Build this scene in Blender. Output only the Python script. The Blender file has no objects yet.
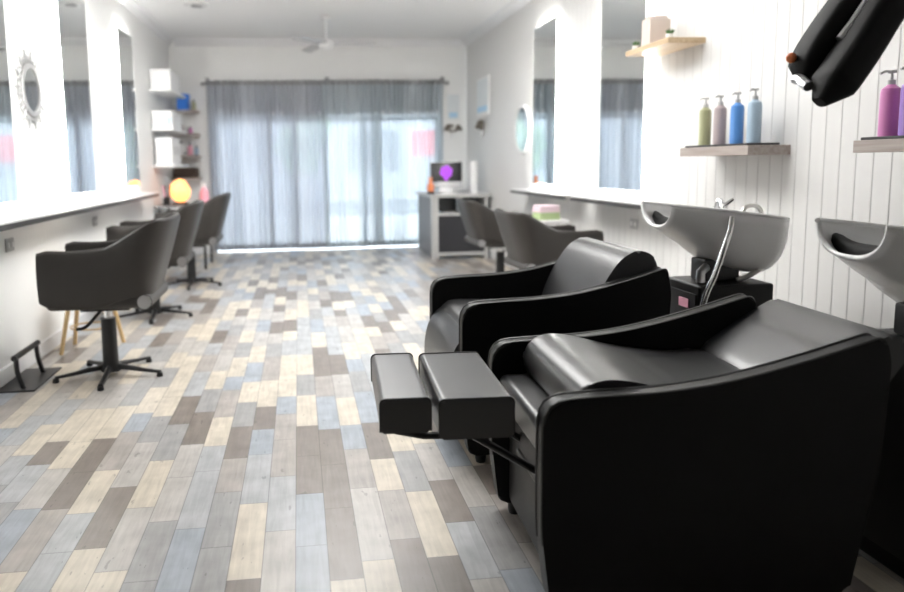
import bpy, bmesh, math, random
from mathutils import Vector, Matrix
random.seed(7)
SC = bpy.context.scene
COL = SC.collection
PI = math.pi

# ---------------------------------------------------------------- camera
F, PX, PY, H = 720.0, 384.0, 251.0, 1.25
fy = Vector((298-PX, -(165-PY), -F)).normalized()
up = -Vector((480-PX, -(6100-PY), -F))
up = (up - up.dot(fy)*fy).normalized()
rx = fy.cross(up)
cam_d = bpy.data.cameras.new('camera')
cam = bpy.data.objects.new('camera', cam_d); COL.objects.link(cam)
cam.matrix_world = Matrix.Translation((0, 0, H)) @ Matrix((rx, fy, up)).to_4x4()
cam_d.sensor_width = 36.0
cam_d.lens = F*36.0/904.0
cam_d.shift_x = (452-PX)/904.0
cam_d.shift_y = -(296-PY)/904.0
cam_d.clip_start = 0.05
cam_d.dof.use_dof = True
cam_d.dof.focus_distance = 2.6
cam_d.dof.aperture_fstop = 1.5
SC.camera = cam

# ---------------------------------------------------------------- world, exposure
W = bpy.data.worlds.new('sky'); SC.world = W; W.use_nodes = True
bg = W.node_tree.nodes['Background']
bg.inputs[0].default_value = (0.80, 0.90, 1.0, 1); bg.inputs[1].default_value = 4.8
SC.view_settings.view_transform = 'Standard'
SC.view_settings.look = 'None'
SC.view_settings.gamma = 1
SC.view_settings.use_curve_mapping = False
SC.view_settings.exposure = 1.08
LED = 28.0        # mirror back-light strength
PANEL = 7.3       # strength of the ceiling panels added to brighten the room

# ---------------------------------------------------------------- materials
def mat(name, col, rough=0.5, metal=0.0, spec=0.5, emit=0.0, ecol=None, var=0.04, vscale=12, bump=0.0, bscale=200, coat=0.0, sheen=0.0):
    m = bpy.data.materials.new(name); m.use_nodes = True
    nt = m.node_tree; b = nt.nodes['Principled BSDF']
    b.inputs['Roughness'].default_value = rough
    b.inputs['Metallic'].default_value = metal
    b.inputs['Specular IOR Level'].default_value = spec
    b.inputs['Coat Weight'].default_value = coat
    b.inputs['Sheen Weight'].default_value = sheen
    tc = nt.nodes.new('ShaderNodeTexCoord')
    nz = nt.nodes.new('ShaderNodeTexNoise'); nz.inputs['Scale'].default_value = vscale; nz.inputs['Detail'].default_value = 3
    nt.links.new(tc.outputs['Object'], nz.inputs['Vector'])
    mx = nt.nodes.new('ShaderNodeMix'); mx.data_type = 'RGBA'
    mx.inputs['A'].default_value = (*[max(0, c*(1-var)) for c in col], 1)
    mx.inputs['B'].default_value = (*[min(1, c*(1+var)) for c in col], 1)
    nt.links.new(nz.outputs['Fac'], mx.inputs['Factor'])
    nt.links.new(mx.outputs['Result'], b.inputs['Base Color'])
    if bump:
        n2 = nt.nodes.new('ShaderNodeTexNoise'); n2.inputs['Scale'].default_value = bscale
        nt.links.new(tc.outputs['Object'], n2.inputs['Vector'])
        bp = nt.nodes.new('ShaderNodeBump'); bp.inputs['Strength'].default_value = bump; bp.inputs['Distance'].default_value = 0.002
        nt.links.new(n2.outputs['Fac'], bp.inputs['Height']); nt.links.new(bp.outputs['Normal'], b.inputs['Normal'])
    if emit:
        b.inputs['Emission Color'].default_value = (*(ecol or col), 1)
        b.inputs['Emission Strength'].default_value = emit
    return m

def wood(name, c1, c2, scale=(30, 2, 30), rough=0.45):
    m = mat(name, c1, rough)
    nt = m.node_tree; b = nt.nodes['Principled BSDF']
    tc = nt.nodes.new('ShaderNodeTexCoord'); mp = nt.nodes.new('ShaderNodeMapping'); mp.inputs['Scale'].default_value = scale
    nz = nt.nodes.new('ShaderNodeTexNoise'); nz.inputs['Scale'].default_value = 1.5; nz.inputs['Detail'].default_value = 5
    cr = nt.nodes.new('ShaderNodeValToRGB')
    cr.color_ramp.elements[0].position = 0.3; cr.color_ramp.elements[0].color = (*c1, 1)
    cr.color_ramp.elements[1].position = 0.7; cr.color_ramp.elements[1].color = (*c2, 1)
    nt.links.new(tc.outputs['Object'], mp.inputs['Vector']); nt.links.new(mp.outputs['Vector'], nz.inputs['Vector'])
    nt.links.new(nz.outputs['Fac'], cr.inputs['Fac']); nt.links.new(cr.outputs['Color'], b.inputs['Base Color'])
    return m

def floor_mat():
    m = bpy.data.materials.new('mixed_plank_vinyl'); m.use_nodes = True
    nt = m.node_tree; N = nt.nodes.new; L = nt.links.new; b = nt.nodes['Principled BSDF']
    tc = N('ShaderNodeTexCoord'); sp = N('ShaderNodeSeparateXYZ'); L(tc.outputs['Object'], sp.inputs[0])
    def mth(op, a, bb=None, c=None):
        n = N('ShaderNodeMath'); n.operation = op
        for i, v in enumerate((a, bb, c)):
            if v is None: continue
            if isinstance(v, (int, float)): n.inputs[i].default_value = v
            else: L(v, n.inputs[i])
        return n.outputs[0]
    PWID = 0.104
    u = mth('DIVIDE', mth('ADD', sp.outputs['X'], 10.03), PWID)
    col = mth('FLOOR', u); fu = mth('FRACT', u)
    wn = N('ShaderNodeTexWhiteNoise'); wn.noise_dimensions = '1D'; L(col, wn.inputs['W'])
    w = mth('ADD', mth('DIVIDE', sp.outputs['Y'], 0.40), mth('MULTIPLY', wn.outputs['Value'], 531.7))
    v1 = N('ShaderNodeTexVoronoi'); v1.voronoi_dimensions = '1D'; v1.feature = 'F1'; v1.inputs['Scale'].default_value = 1; v1.inputs['Randomness'].default_value = 0.85
    L(w, v1.inputs['W'])
    v2 = N('ShaderNodeTexVoronoi'); v2.voronoi_dimensions = '1D'; v2.feature = 'DISTANCE_TO_EDGE'; v2.inputs['Scale'].default_value = 1; v2.inputs['Randomness'].default_value = 0.85
    L(w, v2.inputs['W'])
    sc = N('ShaderNodeSeparateColor'); L(v1.outputs['Color'], sc.inputs[0])
    cr = N('ShaderNodeValToRGB'); cr.color_ramp.interpolation = 'CONSTANT'
    pal = [(0.0, (.64,.575,.475)), (.22, (.24,.205,.18)), (.40, (.37,.405,.45)), (.50, (.50,.475,.445)), (.64, (.36,.355,.35)), (.76, (.41,.375,.345)), (.88, (.44,.45,.46))]
    for i, (p, c) in enumerate(pal):
        e = cr.color_ramp.elements[i] if i < 2 else cr.color_ramp.elements.new(p)
        e.position = p; e.color = (*c, 1)
    L(sc.outputs[0], cr.inputs['Fac'])
    # grain, offset for each plank
    cx = N('ShaderNodeCombineXYZ')
    L(mth('MULTIPLY', sp.outputs['X'], 60), cx.inputs[0]); L(mth('MULTIPLY', sp.outputs['Y'], 5), cx.inputs[1]); L(mth('MULTIPLY', sc.outputs[1], 40), cx.inputs[2])
    nz = N('ShaderNodeTexNoise'); nz.inputs['Scale'].default_value = 1; nz.inputs['Detail'].default_value = 6; nz.inputs['Distortion'].default_value = 0.6; L(cx.outputs[0], nz.inputs['Vector'])
    nb = N('ShaderNodeTexNoise'); nb.inputs['Scale'].default_value = 9; nb.inputs['Detail'].default_value = 4; L(tc.outputs['Object'], nb.inputs['Vector'])
    g = mth('ADD', mth('MULTIPLY', nz.outputs['Fac'], 0.50), mth('MULTIPLY', nb.outputs['Fac'], 0.55))
    g = mth('ADD', g, 0.36)
    # worn dark flecks
    nf = N('ShaderNodeTexNoise'); nf.inputs['Scale'].default_value = 1.0; nf.inputs['Detail'].default_value = 3
    cf = N('ShaderNodeCombineXYZ'); L(mth('MULTIPLY', sp.outputs['X'], 34), cf.inputs[0]); L(mth('MULTIPLY', sp.outputs['Y'], 12), cf.inputs[1]); L(sc.outputs[2], cf.inputs[2])
    L(cf.outputs[0], nf.inputs['Vector'])
    fl = mth('GREATER_THAN', nf.outputs['Fac'], 0.70)
    # seams
    e1 = mth('LESS_THAN', mth('MINIMUM', fu, mth('SUBTRACT', 1.0, fu)), 0.018)
    e2 = mth('LESS_THAN', v2.outputs['Distance'], 0.005)
    seam = mth('MAXIMUM', e1, e2)
    k = mth('MULTIPLY', g, mth('SUBTRACT', 1.0, mth('MAXIMUM', mth('MULTIPLY', seam, 0.40), mth('MULTIPLY', fl, 0.30))))
    vm = N('ShaderNodeVectorMath'); vm.operation = 'SCALE'; L(cr.outputs['Color'], vm.inputs[0]); L(k, vm.inputs['Scale'])
    L(vm.outputs[0], b.inputs['Base Color'])
    b.inputs['Roughness'].default_value = 0.34
    b.inputs['Specular IOR Level'].default_value = 0.55
    bp = N('ShaderNodeBump'); bp.inputs['Strength'].default_value = 0.25; bp.inputs['Distance'].default_value = 0.001; L(k, bp.inputs['Height']); L(bp.outputs['Normal'], b.inputs['Normal'])
    return m

def curtain_mat(name, col, trans):
    m = bpy.data.materials.new(name); m.use_nodes = True
    nt = m.node_tree; N = nt.nodes.new; L = nt.links.new
    nt.nodes.remove(nt.nodes['Principled BSDF']); out = nt.nodes['Material Output']
    d = N('ShaderNodeBsdfDiffuse'); t = N('ShaderNodeBsdfTranslucent'); tr = N('ShaderNodeBsdfTransparent')
    tc = N('ShaderNodeTexCoord'); wv = N('ShaderNodeTexNoise'); wv.inputs['Scale'].default_value = 300; L(tc.outputs['Object'], wv.inputs['Vector'])
    mx = N('ShaderNodeMix'); mx.data_type = 'RGBA'; mx.inputs['A'].default_value = (*[c*.92 for c in col], 1); mx.inputs['B'].default_value = (*col, 1); L(wv.outputs['Fac'], mx.inputs['Factor'])
    L(mx.outputs['Result'], d.inputs[0]); L(mx.outputs['Result'], t.inputs[0]); tr.inputs[0].default_value = (1, 1, 1, 1)
    a = N('ShaderNodeMixShader'); a.inputs[0].default_value = 0.35; L(d.outputs[0], a.inputs[1]); L(t.outputs[0], a.inputs[2])
    c = N('ShaderNodeMixShader'); c.inputs[0].default_value = trans; L(a.outputs[0], c.inputs[1]); L(tr.outputs[0], c.inputs[2])
    L(c.outputs[0], out.inputs[0])
    return m

def glass_mat():
    m = bpy.data.materials.new('window_glass'); m.use_nodes = True
    nt = m.node_tree; N = nt.nodes.new; L = nt.links.new
    nt.nodes.remove(nt.nodes['Principled BSDF']); out = nt.nodes['Material Output']
    g = N('ShaderNodeBsdfGlossy'); g.inputs['Roughness'].default_value = 0.02; tr = N('ShaderNodeBsdfTransparent')
    fr = N('ShaderNodeFresnel'); fr.inputs[0].default_value = 1.45
    a = N('ShaderNodeMixShader'); L(fr.outputs[0], a.inputs[0]); L(tr.outputs[0], a.inputs[1]); L(g.outputs[0], a.inputs[2]); L(a.outputs[0], out.inputs[0])
    return m

MT = dict(
    wall=mat('white_wall_paint', (.88,.88,.87), .55, var=.01),
    board=mat('white_board_paint', (.70,.695,.685), .45, var=.015),
    ceil=mat('ceiling_paint', (.90,.90,.90), .8, var=.01),
    back=mat('rear_wall_paint', (.07,.07,.07), .8, var=.02),  # near-black colour stands for the unlit room behind the camera
    trim=mat('trim_paint', (.85,.85,.86), .4, var=.01),
    floor=floor_mat(),
    leather=mat('black_leather', (.0028,.0028,.0029), .42, spec=.28, var=.15, bump=.12, bscale=350),
    leather_top=mat('black_leather_seat', (.020,.020,.021), .34, spec=.85, var=.1, bump=.10, bscale=300),  # lighter than the arm leather; the seats' highlights are put into its colour
    piping=mat('leather_piping', (.012,.012,.012), .42, spec=.6),
    brown=mat('charcoal_brown_vinyl', (.034,.030,.027), .45, spec=.5, var=.12, bump=.1, bscale=260),
    seatbrown=mat('charcoal_brown_seat_vinyl', (.06,.056,.052), .5),
    steel=mat('black_steel', (.012,.012,.013), .38, spec=.5),
    chrome=mat('chrome', (.80,.80,.80), .16, metal=1),
    satin=mat('satin_aluminium', (.55,.55,.56), .35, metal=1),
    mirror=mat('mirror_glass', (.90,.93,.93), .02, metal=1, var=.0),
    led=mat('led_strip', (1,.98,.95), .5, emit=LED, ecol=(1,.985,.96)),
    panel=mat('light_diffuser', (1,1,1), .5, emit=PANEL, ecol=(1,.99,.97)),
    ledge=mat('dark_laminate_edge', (.05,.048,.045), .4),
    ledgetop=mat('white_laminate', (.72,.72,.72), .3),
    greywood=wood('grey_weathered_wood', (.30,.25,.22), (.44,.39,.36)),
    oak=wood('light_oak', (.46,.33,.20), (.60,.46,.30)),
    pine=wood('pine', (.62,.42,.20), (.74,.54,.29), scale=(20,20,2)),
    slate=mat('black_slate', (.02,.02,.022), .5),
    ceramic=mat('grey_ceramic', (.74,.74,.74), .22, spec=.6, var=.01),
    gel=mat('black_gel', (.005,.005,.005), .6, spec=.2),
    hose=mat('braided_hose', (.5,.49,.47), .3, metal=1),
    curtA=curtain_mat('grey_sheer_fabric', (.56,.59,.64), .04),
    curtB=curtain_mat('light_grey_sheer_fabric', (.58,.64,.68), .12),
    rod=mat('brushed_curtain_rod', (.35,.35,.36), .35, metal=1),
    glass=glass_mat(),
    alu=mat('white_aluminium_frame', (.70,.72,.74), .4),
    whiteplastic=mat('white_plastic', (.82,.82,.82), .35),
    greyplastic=mat('grey_plastic', (.45,.45,.46), .4),
    fanblade=mat('fan_blade_enamel', (.50,.50,.50), .4),  # grey puts the shade on the white blades into their colour
    card=mat('white_card', (.85,.85,.85), .6),
    blue=mat('blue_card', (.02,.20,.75), .5),
    lblue=mat('pale_blue_print', (.45,.68,.85), .5),
    brownweave=mat('dark_woven', (.06,.04,.03), .8, var=.4, vscale=60),
    salt=mat('salt_crystal', (1,.45,.15), .5, emit=1.2, ecol=(1,.36,.10), var=.2),
    pink=mat('pink_plastic', (.80,.38,.48), .4),
    desk=mat('desk_laminate', (.48,.48,.47), .4),
    deskgrey=mat('desk_grey_panel', (.22,.22,.225), .5),
    deskdark=mat('desk_dark_panel', (.030,.030,.035), .35),
    screen=mat('black_screen', (.006,.005,.01), .15),
    purple=mat('purple_screen_image', (.45,.08,.75), .5, emit=.22, ecol=(.50,.10,.85), var=.4, vscale=30),
    orange=mat('orange_glaze', (.75,.22,.08), .4),
    leaf=mat('green_leaf', (.06,.14,.04), .6, var=.3),
    dried=mat('dried_flower', (.20,.17,.14), .8, var=.4, vscale=40),
    silver=mat('silver_leaf', (.50,.50,.50), .4, metal=.5),
    b_green=mat('olive_bottle', (.36,.37,.22), .3), b_rose=mat('taupe_bottle', (.42,.35,.35), .3),
    b_blue=mat('blue_bottle', (.10,.27,.62), .3), b_lblue=mat('pale_blue_bottle', (.36,.47,.58), .3),
    b_pink=mat('pink_bottle', (.58,.20,.44), .3), b_purple=mat('purple_bottle', (.34,.20,.56), .3),
    pump=mat('grey_pump', (.50,.50,.50), .35),
    book=mat('cream_paper', (.70,.60,.54), .6),
    concrete=mat('pale_concrete', (.62,.62,.60), .8), render=mat('pale_render', (.55,.57,.60), .8),
    road=mat('asphalt', (.25,.25,.26), .9), red=mat('red_sign', (.75,.10,.12), .5), shrub=mat('shrub_leaves', (.22,.36,.16), .7, var=.4, vscale=8),
    towelp=mat('pale_pink_towel', (.78,.62,.68), .9), towelg=mat('green_towel', (.42,.52,.28), .9),
)

# ---------------------------------------------------------------- geometry helpers
class G:
    def __init__(s): s.bm = bmesh.new()
    def _bev(s, verts, r, seg):
        vs = set(verts)
        es = [e for e in s.bm.edges if e.verts[0] in vs and e.verts[1] in vs and len(e.link_faces) == 2 and e.calc_face_angle(0) > 0.6]
        if r > 0 and es: bmesh.ops.bevel(s.bm, geom=es, offset=r, segments=seg, profile=0.5, affect='EDGES', clamp_overlap=True)
    def box(s, x0, x1, y0, y1, z0, z1, r=0.0, seg=2, M=None):
        ret = bmesh.ops.create_cube(s.bm, size=1); vs = ret['verts']
        for v in vs:
            v.co = Vector((x0 if v.co.x < 0 else x1, y0 if v.co.y < 0 else y1, z0 if v.co.z < 0 else z1))
            if M: v.co = M @ v.co
        s._bev(vs, r, seg); return s
    def ring(s, pts): return [s.bm.verts.new(p) for p in pts]
    def loft(s, rings, closed=True, cap=True, loop=False):
        R = [s.ring(r) for r in rings]; n = len(R[0])
        pairs = list(zip(R, R[1:])) + ([(R[-1], R[0])] if loop else [])
        for a, b in pairs:
            for i in range(n if closed else n-1):
                j = (i+1) % n
                try: s.bm.faces.new((a[i], a[j], b[j], b[i]))
                except ValueError: pass
        if cap and closed and not loop:
            s.bm.faces.new(R[0][::-1]); s.bm.faces.new(R[-1])
        return s
    def tube(s, pts, r, n=10, loop=False, cap=True):
        pts = [Vector(p) for p in pts]; m = len(pts)
        rr = r if isinstance(r, (list, tuple)) else [r]*m
        rings = []; prev = None
        for i, p in enumerate(pts):
            if loop: t = pts[(i+1) % m]-pts[i-1]
            else: t = pts[min(i+1, m-1)]-pts[max(i-1, 0)]
            t.normalize()
            if prev is None:
                a = Vector((0, 0, 1)) if abs(t.z) < .9 else Vector((1, 0, 0)); u = t.cross(a).normalized()
            else: u = (prev - prev.dot(t)*t).normalized()
            prev = u; v = t.cross(u)
            rings.append([p+rr[i]*(math.cos(2*PI*k/n)*u+math.sin(2*PI*k/n)*v) for k in range(n)])
        return s.loft(rings, True, cap, loop)
    def lathe(s, prof, c=(0, 0, 0), n=24, M=None):
        rings = []
        for r, z in prof:
            ring = [Vector((c[0]+max(r, 1e-4)*math.cos(2*PI*k/n), c[1]+max(r, 1e-4)*math.sin(2*PI*k/n), c[2]+z)) for k in range(n)]
            rings.append([M @ p for p in ring] if M else ring)
        return s.loft(rings)
    def prism(s, pts, a0, a1, axis='y', r=0.0, seg=3):
        def P(p, a): return {'y': (p[0], a, p[1]), 'x': (a, p[0], p[1]), 'z': (p[0], p[1], a)}[axis]
        A = s.ring([P(p, a0) for p in pts]); B = s.ring([P(p, a1) for p in pts]); n = len(pts)
        for i in range(n): s.bm.faces.new((A[i], A[(i+1) % n], B[(i+1) % n], B[i]))
        s.bm.faces.new(A[::-1]); s.bm.faces.new(B)
        if r > 0:
            capv = [set(A), set(B)]
            es = [e for e in s.bm.edges if (e.verts[0] in capv[0] and e.verts[1] in capv[0]) or (e.verts[0] in capv[1] and e.verts[1] in capv[1])]
            bmesh.ops.bevel(s.bm, geom=es, offset=r, segments=seg, profile=0.5, affect='EDGES', clamp_overlap=True)
        return s
    def grid(s, fn, nu, nv):
        V = [[s.bm.verts.new(fn(i/nu, j/nv)) for j in range(nv+1)] for i in range(nu+1)]
        for i in range(nu):
            for j in range(nv): s.bm.faces.new((V[i][j], V[i+1][j], V[i+1][j+1], V[i][j+1]))
        return s
    def ball(s, c, r, sub=2, sc=(1, 1, 1), jit=0):
        ret = bmesh.ops.create_icosphere(s.bm, subdivisions=sub, radius=1)
        for v in ret['verts']:
            k = 1+random.uniform(-jit, jit)
            v.co = Vector((c[0]+v.co.x*r*sc[0]*k, c[1]+v.co.y*r*sc[1]*k, c[2]+v.co.z*r*sc[2]*k))
        return s
    def done(s, name, m, parent=None, solid=0, angle=40, sub=0):
        bmesh.ops.recalc_face_normals(s.bm, faces=s.bm.faces)
        me = bpy.data.meshes.new(name); s.bm.to_mesh(me); s.bm.free()
        me.materials.append(MT[m] if isinstance(m, str) else m)
        for p in me.polygons: p.use_smooth = True
        me.set_sharp_from_angle(angle=math.radians(angle))
        o = bpy.data.objects.new(name, me); COL.objects.link(o)
        if parent: o.parent = parent
        wn = o.modifiers.new('face_normals', 'WEIGHTED_NORMAL'); wn.keep_sharp = True; wn.weight = 80
        if solid:
            d = o.modifiers.new('thickness', 'SOLIDIFY'); d.thickness = solid; d.offset = 0
        if sub:
            d = o.modifiers.new('smooth', 'SUBSURF'); d.levels = sub; d.render_levels = sub
        return o

def rounded(pts, r, n=4):
    """round the corners of a 2D polygon; r is one radius or one per corner"""
    out = []; m = len(pts)
    for i, p in enumerate(pts):
        ri = r[i] if isinstance(r, (list, tuple)) else r
        p = Vector(p); a = Vector(pts[i-1]); b = Vector(pts[(i+1) % m])
        if ri <= 0: out.append(tuple(p)); continue
        ri = min(ri, (a-p).length*.48, (b-p).length*.48)
        p0 = p+(a-p).normalized()*ri; p1 = p+(b-p).normalized()*ri
        for k in range(n+1):
            t = k/n; q = p0*(1-t)**2+p*2*t*(1-t)+p1*t*t; out.append(tuple(q))
    return out

def smooth(pts, n=6):
    """Catmull-Rom through the points"""
    P = [Vector(p) for p in pts]; out = []
    for i in range(len(P)-1):
        a = P[i-1] if i else P[0]*2-P[1]; b = P[i]; c = P[i+1]; d = P[i+2] if i+2 < len(P) else P[-1]*2-P[-2]
        for k in range(n):
            t = k/n; out.append(.5*((2*b)+(c-a)*t+(2*a-5*b+4*c-d)*t*t+(3*b-a-3*c+d)*t**3))
    out.append(P[-1]); return out

def tag(o, label, cat, group=None):
    o['label'] = label; o['category'] = cat
    if group: o['group'] = group
    return o
def thing(name, label, cat, loc=(0, 0, 0), rot=0, group=None):
    o = bpy.data.objects.new(name, None); COL.objects.link(o); o.empty_display_size = .1
    o.location = loc; o.rotation_euler = (0, 0, rot); return tag(o, label, cat, group)
def struct(o): o['kind'] = 'structure'; return o
def copy_tree(o, parent=None):
    c = o.copy(); COL.objects.link(c)
    if parent: c.parent = parent
    for ch in list(o.children): copy_tree(ch, c)
    return c
def place(proto, loc, rot, label):
    c = copy_tree(proto); c.location = loc; c.rotation_euler = (0, 0, rot); c['label'] = label; return c

# ---------------------------------------------------------------- the room
XL, XR, YB, YF, ZC = -1.75, 2.50, 10.62, -3.0, 3.02
G_ = G
struct(G().box(XL-.1, XR+.1, YF-.1, YB+.1, -.1, 0).done('floor', 'floor'))
struct(G().box(XL-.1, XR+.1, YF-.1, YB+.1, ZC, ZC+.1).done('ceiling', 'ceil'))
struct(G().box(XL-.1, XL, YF, YB, 0, ZC).done('wall_left', 'wall'))
# right wall of vertical V-groove boards
pts = []; y = YF
while y < YB-.05:
    pts += [(XR, y+.004), (XR, y+.096), (XR+.0035, y+.1)]; y += .1
pts = [(XR+.005, YF)]+pts+[(XR+.1, y), (XR+.1, YF)]
struct(G().prism(pts, 0, ZC, 'z').done('wall_right', 'board', angle=10))
g = G()
DX0, DX1, DZ = -1.20, 2.10, 1.96
g.box(XL-.1, DX0, YB, YB+.12, 0, ZC); g.box(DX1, XR+.1, YB, YB+.12, 0, ZC); g.box(DX0, DX1, YB, YB+.12, DZ, ZC)
struct(g.done('wall_back', 'wall'))
struct(G().box(XL-.1, XR+.1, YF-.1, YF, 0, ZC).done('wall_front', 'back'))
# cornices
cv = [(0, 0), (.09, 0), (.085, -.02), (.05, -.035), (.03, -.065), (.015, -.085), (0, -.09)]
struct(G().prism([(XL+a, ZC+b) for a, b in cv], YF, YB, 'y').done('trim_1', 'trim'))
struct(G().prism([(XR-a, ZC+b) for a, b in cv], YF, YB, 'y').done('trim_2', 'trim'))
struct(G().prism([(YB-a, ZC+b) for a, b in cv], XL+.09, XR-.09, 'x').done('trim_3', 'trim'))
struct(G().box(XL, XL+.016, YF, YB, 0, .10, .004).done('baseboard_left', 'trim'))
struct(G().box(XR-.016, XR, YF, YB, 0, .10, .004).done('baseboard_right', 'trim'))
g = G(); g.box(XL+.016, DX0-.06, YB-.016, YB, 0, .10, .004); g.box(DX1+.06, XR-.016, YB-.016, YB, 0, .10, .004)
struct(g.done('baseboard_back', 'trim'))

# sliding glass doors in the far wall
def door(n, x0, x1, y):
    e = bpy.data.objects.new('door_%d' % n, None); COL.objects.link(e); e['kind'] = 'structure'; e.location = ((x0+x1)/2, y, 0)
    w = (x1-x0)/2; g = G()
    g.box(-w, -w+.055, -.02, .02, .02, DZ-.02, .004); g.box(w-.055, w, -.02, .02, .02, DZ-.02, .004)
    g.box(-w+.055, w-.055, -.02, .02, .02, .10, .004); g.box(-w+.055, w-.055, -.02, .02, DZ-.08, DZ-.02, .004)
    g.done('door_frame', 'alu', e)
    G().box(-w+.05, w-.05, -.003, .003, .09, DZ-.07).done('pane', 'glass', e)
    G().box(w-.045, w-.015, -.045, -.02, .9, 1.15, .006).done('door_handle', 'satin', e)
door(1, -1.19, -.02, YB+.075); door(2, -.06, .98, YB+.03); door(3, .94, 2.09, YB+.075)
g = G(); g.box(DX0-.06, DX0, YB-.015, YB, 0, DZ+.06); g.box(DX1, DX1+.06, YB-.015, YB, 0, DZ+.06); g.box(DX0, DX1, YB-.015, YB, DZ, DZ+.06)
struct(g.done('trim_4', 'trim'))

# outside, seen through the sheers
struct(G().box(-14, 16, YB+.12, 40, -.16, -.04).done('ground', 'concrete'))
o = struct(G().box(-14, 16, 18, 26, -.039, -.03).done('road', 'road'))
b = thing('building', 'pale rendered building across the road behind the sheer curtains', 'building', (1, 29, -.04))
G().box(-13, 13, 0, 5, 0, 5.2).done('wall', 'render', b)
G().box(-13.2, 13.2, -.5, 5.3, 5.2, 5.5).done('roof', 'whiteplastic', b)
for k in range(6): G().box(-11+4*k, -9+4*k, -.06, .02, 1, 2.6, .01).done('window', 'road', b)
s = thing('road_sign', 'red sign board on a post seen through the right hand curtain', 'sign', (3.05, 17, -.04))
G().box(-.38, .38, -.03, .03, 1.45, 2.05, .02).done('sign_board', 'red', s)
G().tube([(0, .03, 0), (0, .05, 1.9)], .035).done('post', 'satin', s)
s = thing('shrub', 'leafy green shrub outside seen through the middle of the curtains', 'shrub', (.15, 15.5, -.04))
g = G()
for k in range(26):
    a = random.random()*2*PI; r = random.random()**.5*.42; z = random.uniform(1.2, 2.2)
    g.ball((r*math.cos(a), r*math.sin(a), z), random.uniform(.12, .26), 2, jit=.16)
g.done('foliage', 'shrub', s, angle=10); G().tube([(0, 0, 0), (.03, 0, .7), (0, 0, 1.3)], .05).done('trunk', 'greywood', s)
# low fence left
s = thing('garden_fence', 'grey paling fence outside beyond the left curtain', 'fence', (-3.4, 14.5, -.04))
g = G()
for k in range(32): g.box(-2.4+k*.15, -2.27+k*.15, 0, .02, .03, 1.75, .004)
g.done('paling_panel', 'greyplastic', s); G().box(-2.4, 2.4, .02, .06, .4, .5).done('rail', 'greyplastic', s); G().box(-2.4, 2.4, .02, .06, 1.3, 1.4).done('rail', 'greyplastic', s)
g = G(); 
for k in (-2.3, 0, 2.3): G().box(k-.04, k+.04, .06, .14, 0, 1.75).done('post', 'greyplastic', s)

# ---------------------------------------------------------------- curtains on a rod
ZR = 2.40; YC = 10.50
rod = thing('curtain_rod', 'brushed metal curtain rod spanning the far wall above the grey sheers', 'curtain rod', (.45, YC, ZR))
G().tube([(-1.72, 0, 0), (1.72, 0, 0)], .014, 12).done('pole', 'rod', rod)
for x in (-1.74, 1.74): G().ball((x, 0, 0), .028).done('finial', 'rod', rod)
for x in (-1.69, 0, 1.69):
    g = G(); g.tube([(x, YB-YC, .045), (x, .02, .045), (x, 0, .016)], .009); g.box(x-.03, x+.03, YB-YC-.012, YB-YC, -.01, .10, .003); g.done('bracket', 'rod', rod)
def curtain(x0, x1, dy, folds, amp, label, m, skew=0, ph=0):
    o = thing('curtain', label, 'curtain', ((x0+x1)/2, YC, 0)); w = x1-x0
    zt = ZR+.045; zb = .055
    def f(u, v):
        z = zt+(zb-zt)*v; u0 = u; u = u+.035*math.sin(2*PI*2.3*u+ph)*math.sin(PI*u)
        a = amp*(1+.25*math.sin(7*u+ph)+.2*v); 
        x = -w/2+w*u0+skew*v*(u if skew > 0 else (1-u))*1.0
        x += .012*math.sin(2*PI*folds*u*2+ph)*v
        y = dy*(.15+.85*min(1, v*6))+a*math.sin(2*PI*folds*u+ph+.5*math.sin(3*u*PI+ph)*v)+.01*math.sin(2*PI*folds*2.6*u+ph)*v
        return Vector((x, y, z))
    G().grid(f, int(folds*10), 26).done('drape', m, o, angle=80)
    def fh(u, v): p = f(u, v*.028); return p+Vector((0, -.003, 0))
    G().grid(fh, int(folds*10), 2).done('header_tape', 'rod', o, angle=80)
    G().grid(lambda u, v: f(u, .975+.025*v)+Vector((0, -.003, 0)), int(folds*10), 2).done('hem', m, o, angle=80)
    for k in range(int(folds)):
        u = (k+.5)/folds-ph/(2*PI*folds)
        if not 0 < u < 1: continue
        p = f(u, .02); c = Vector((p.x, 0, 0))
        G().tube([c+Vector((0, .026*math.cos(t*PI/6), ZR+.026*math.sin(t*PI/6))) for t in range(12)], .004, 6, loop=True).done('eyelet', 'satin', o)
curtain(-1.24, -.36, .0, 10, .028, 'grey sheer curtain at the far left of the window wall', 'curtA', ph=.3)
curtain(-.43, .43, .08, 9, .026, 'grey sheer curtain just left of the middle with a dark gathered left edge', 'curtA', ph=1.1)
curtain(.36, 1.22, .0, 9, .026, 'light see through sheer curtain in the middle in front of the bright doors', 'curtB', ph=2.0)
curtain(1.08, 2.14, .08, 13, .03, 'light sheer curtain at the right end with close dark folds beside the desk', 'curtB', ph=.8)

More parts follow.
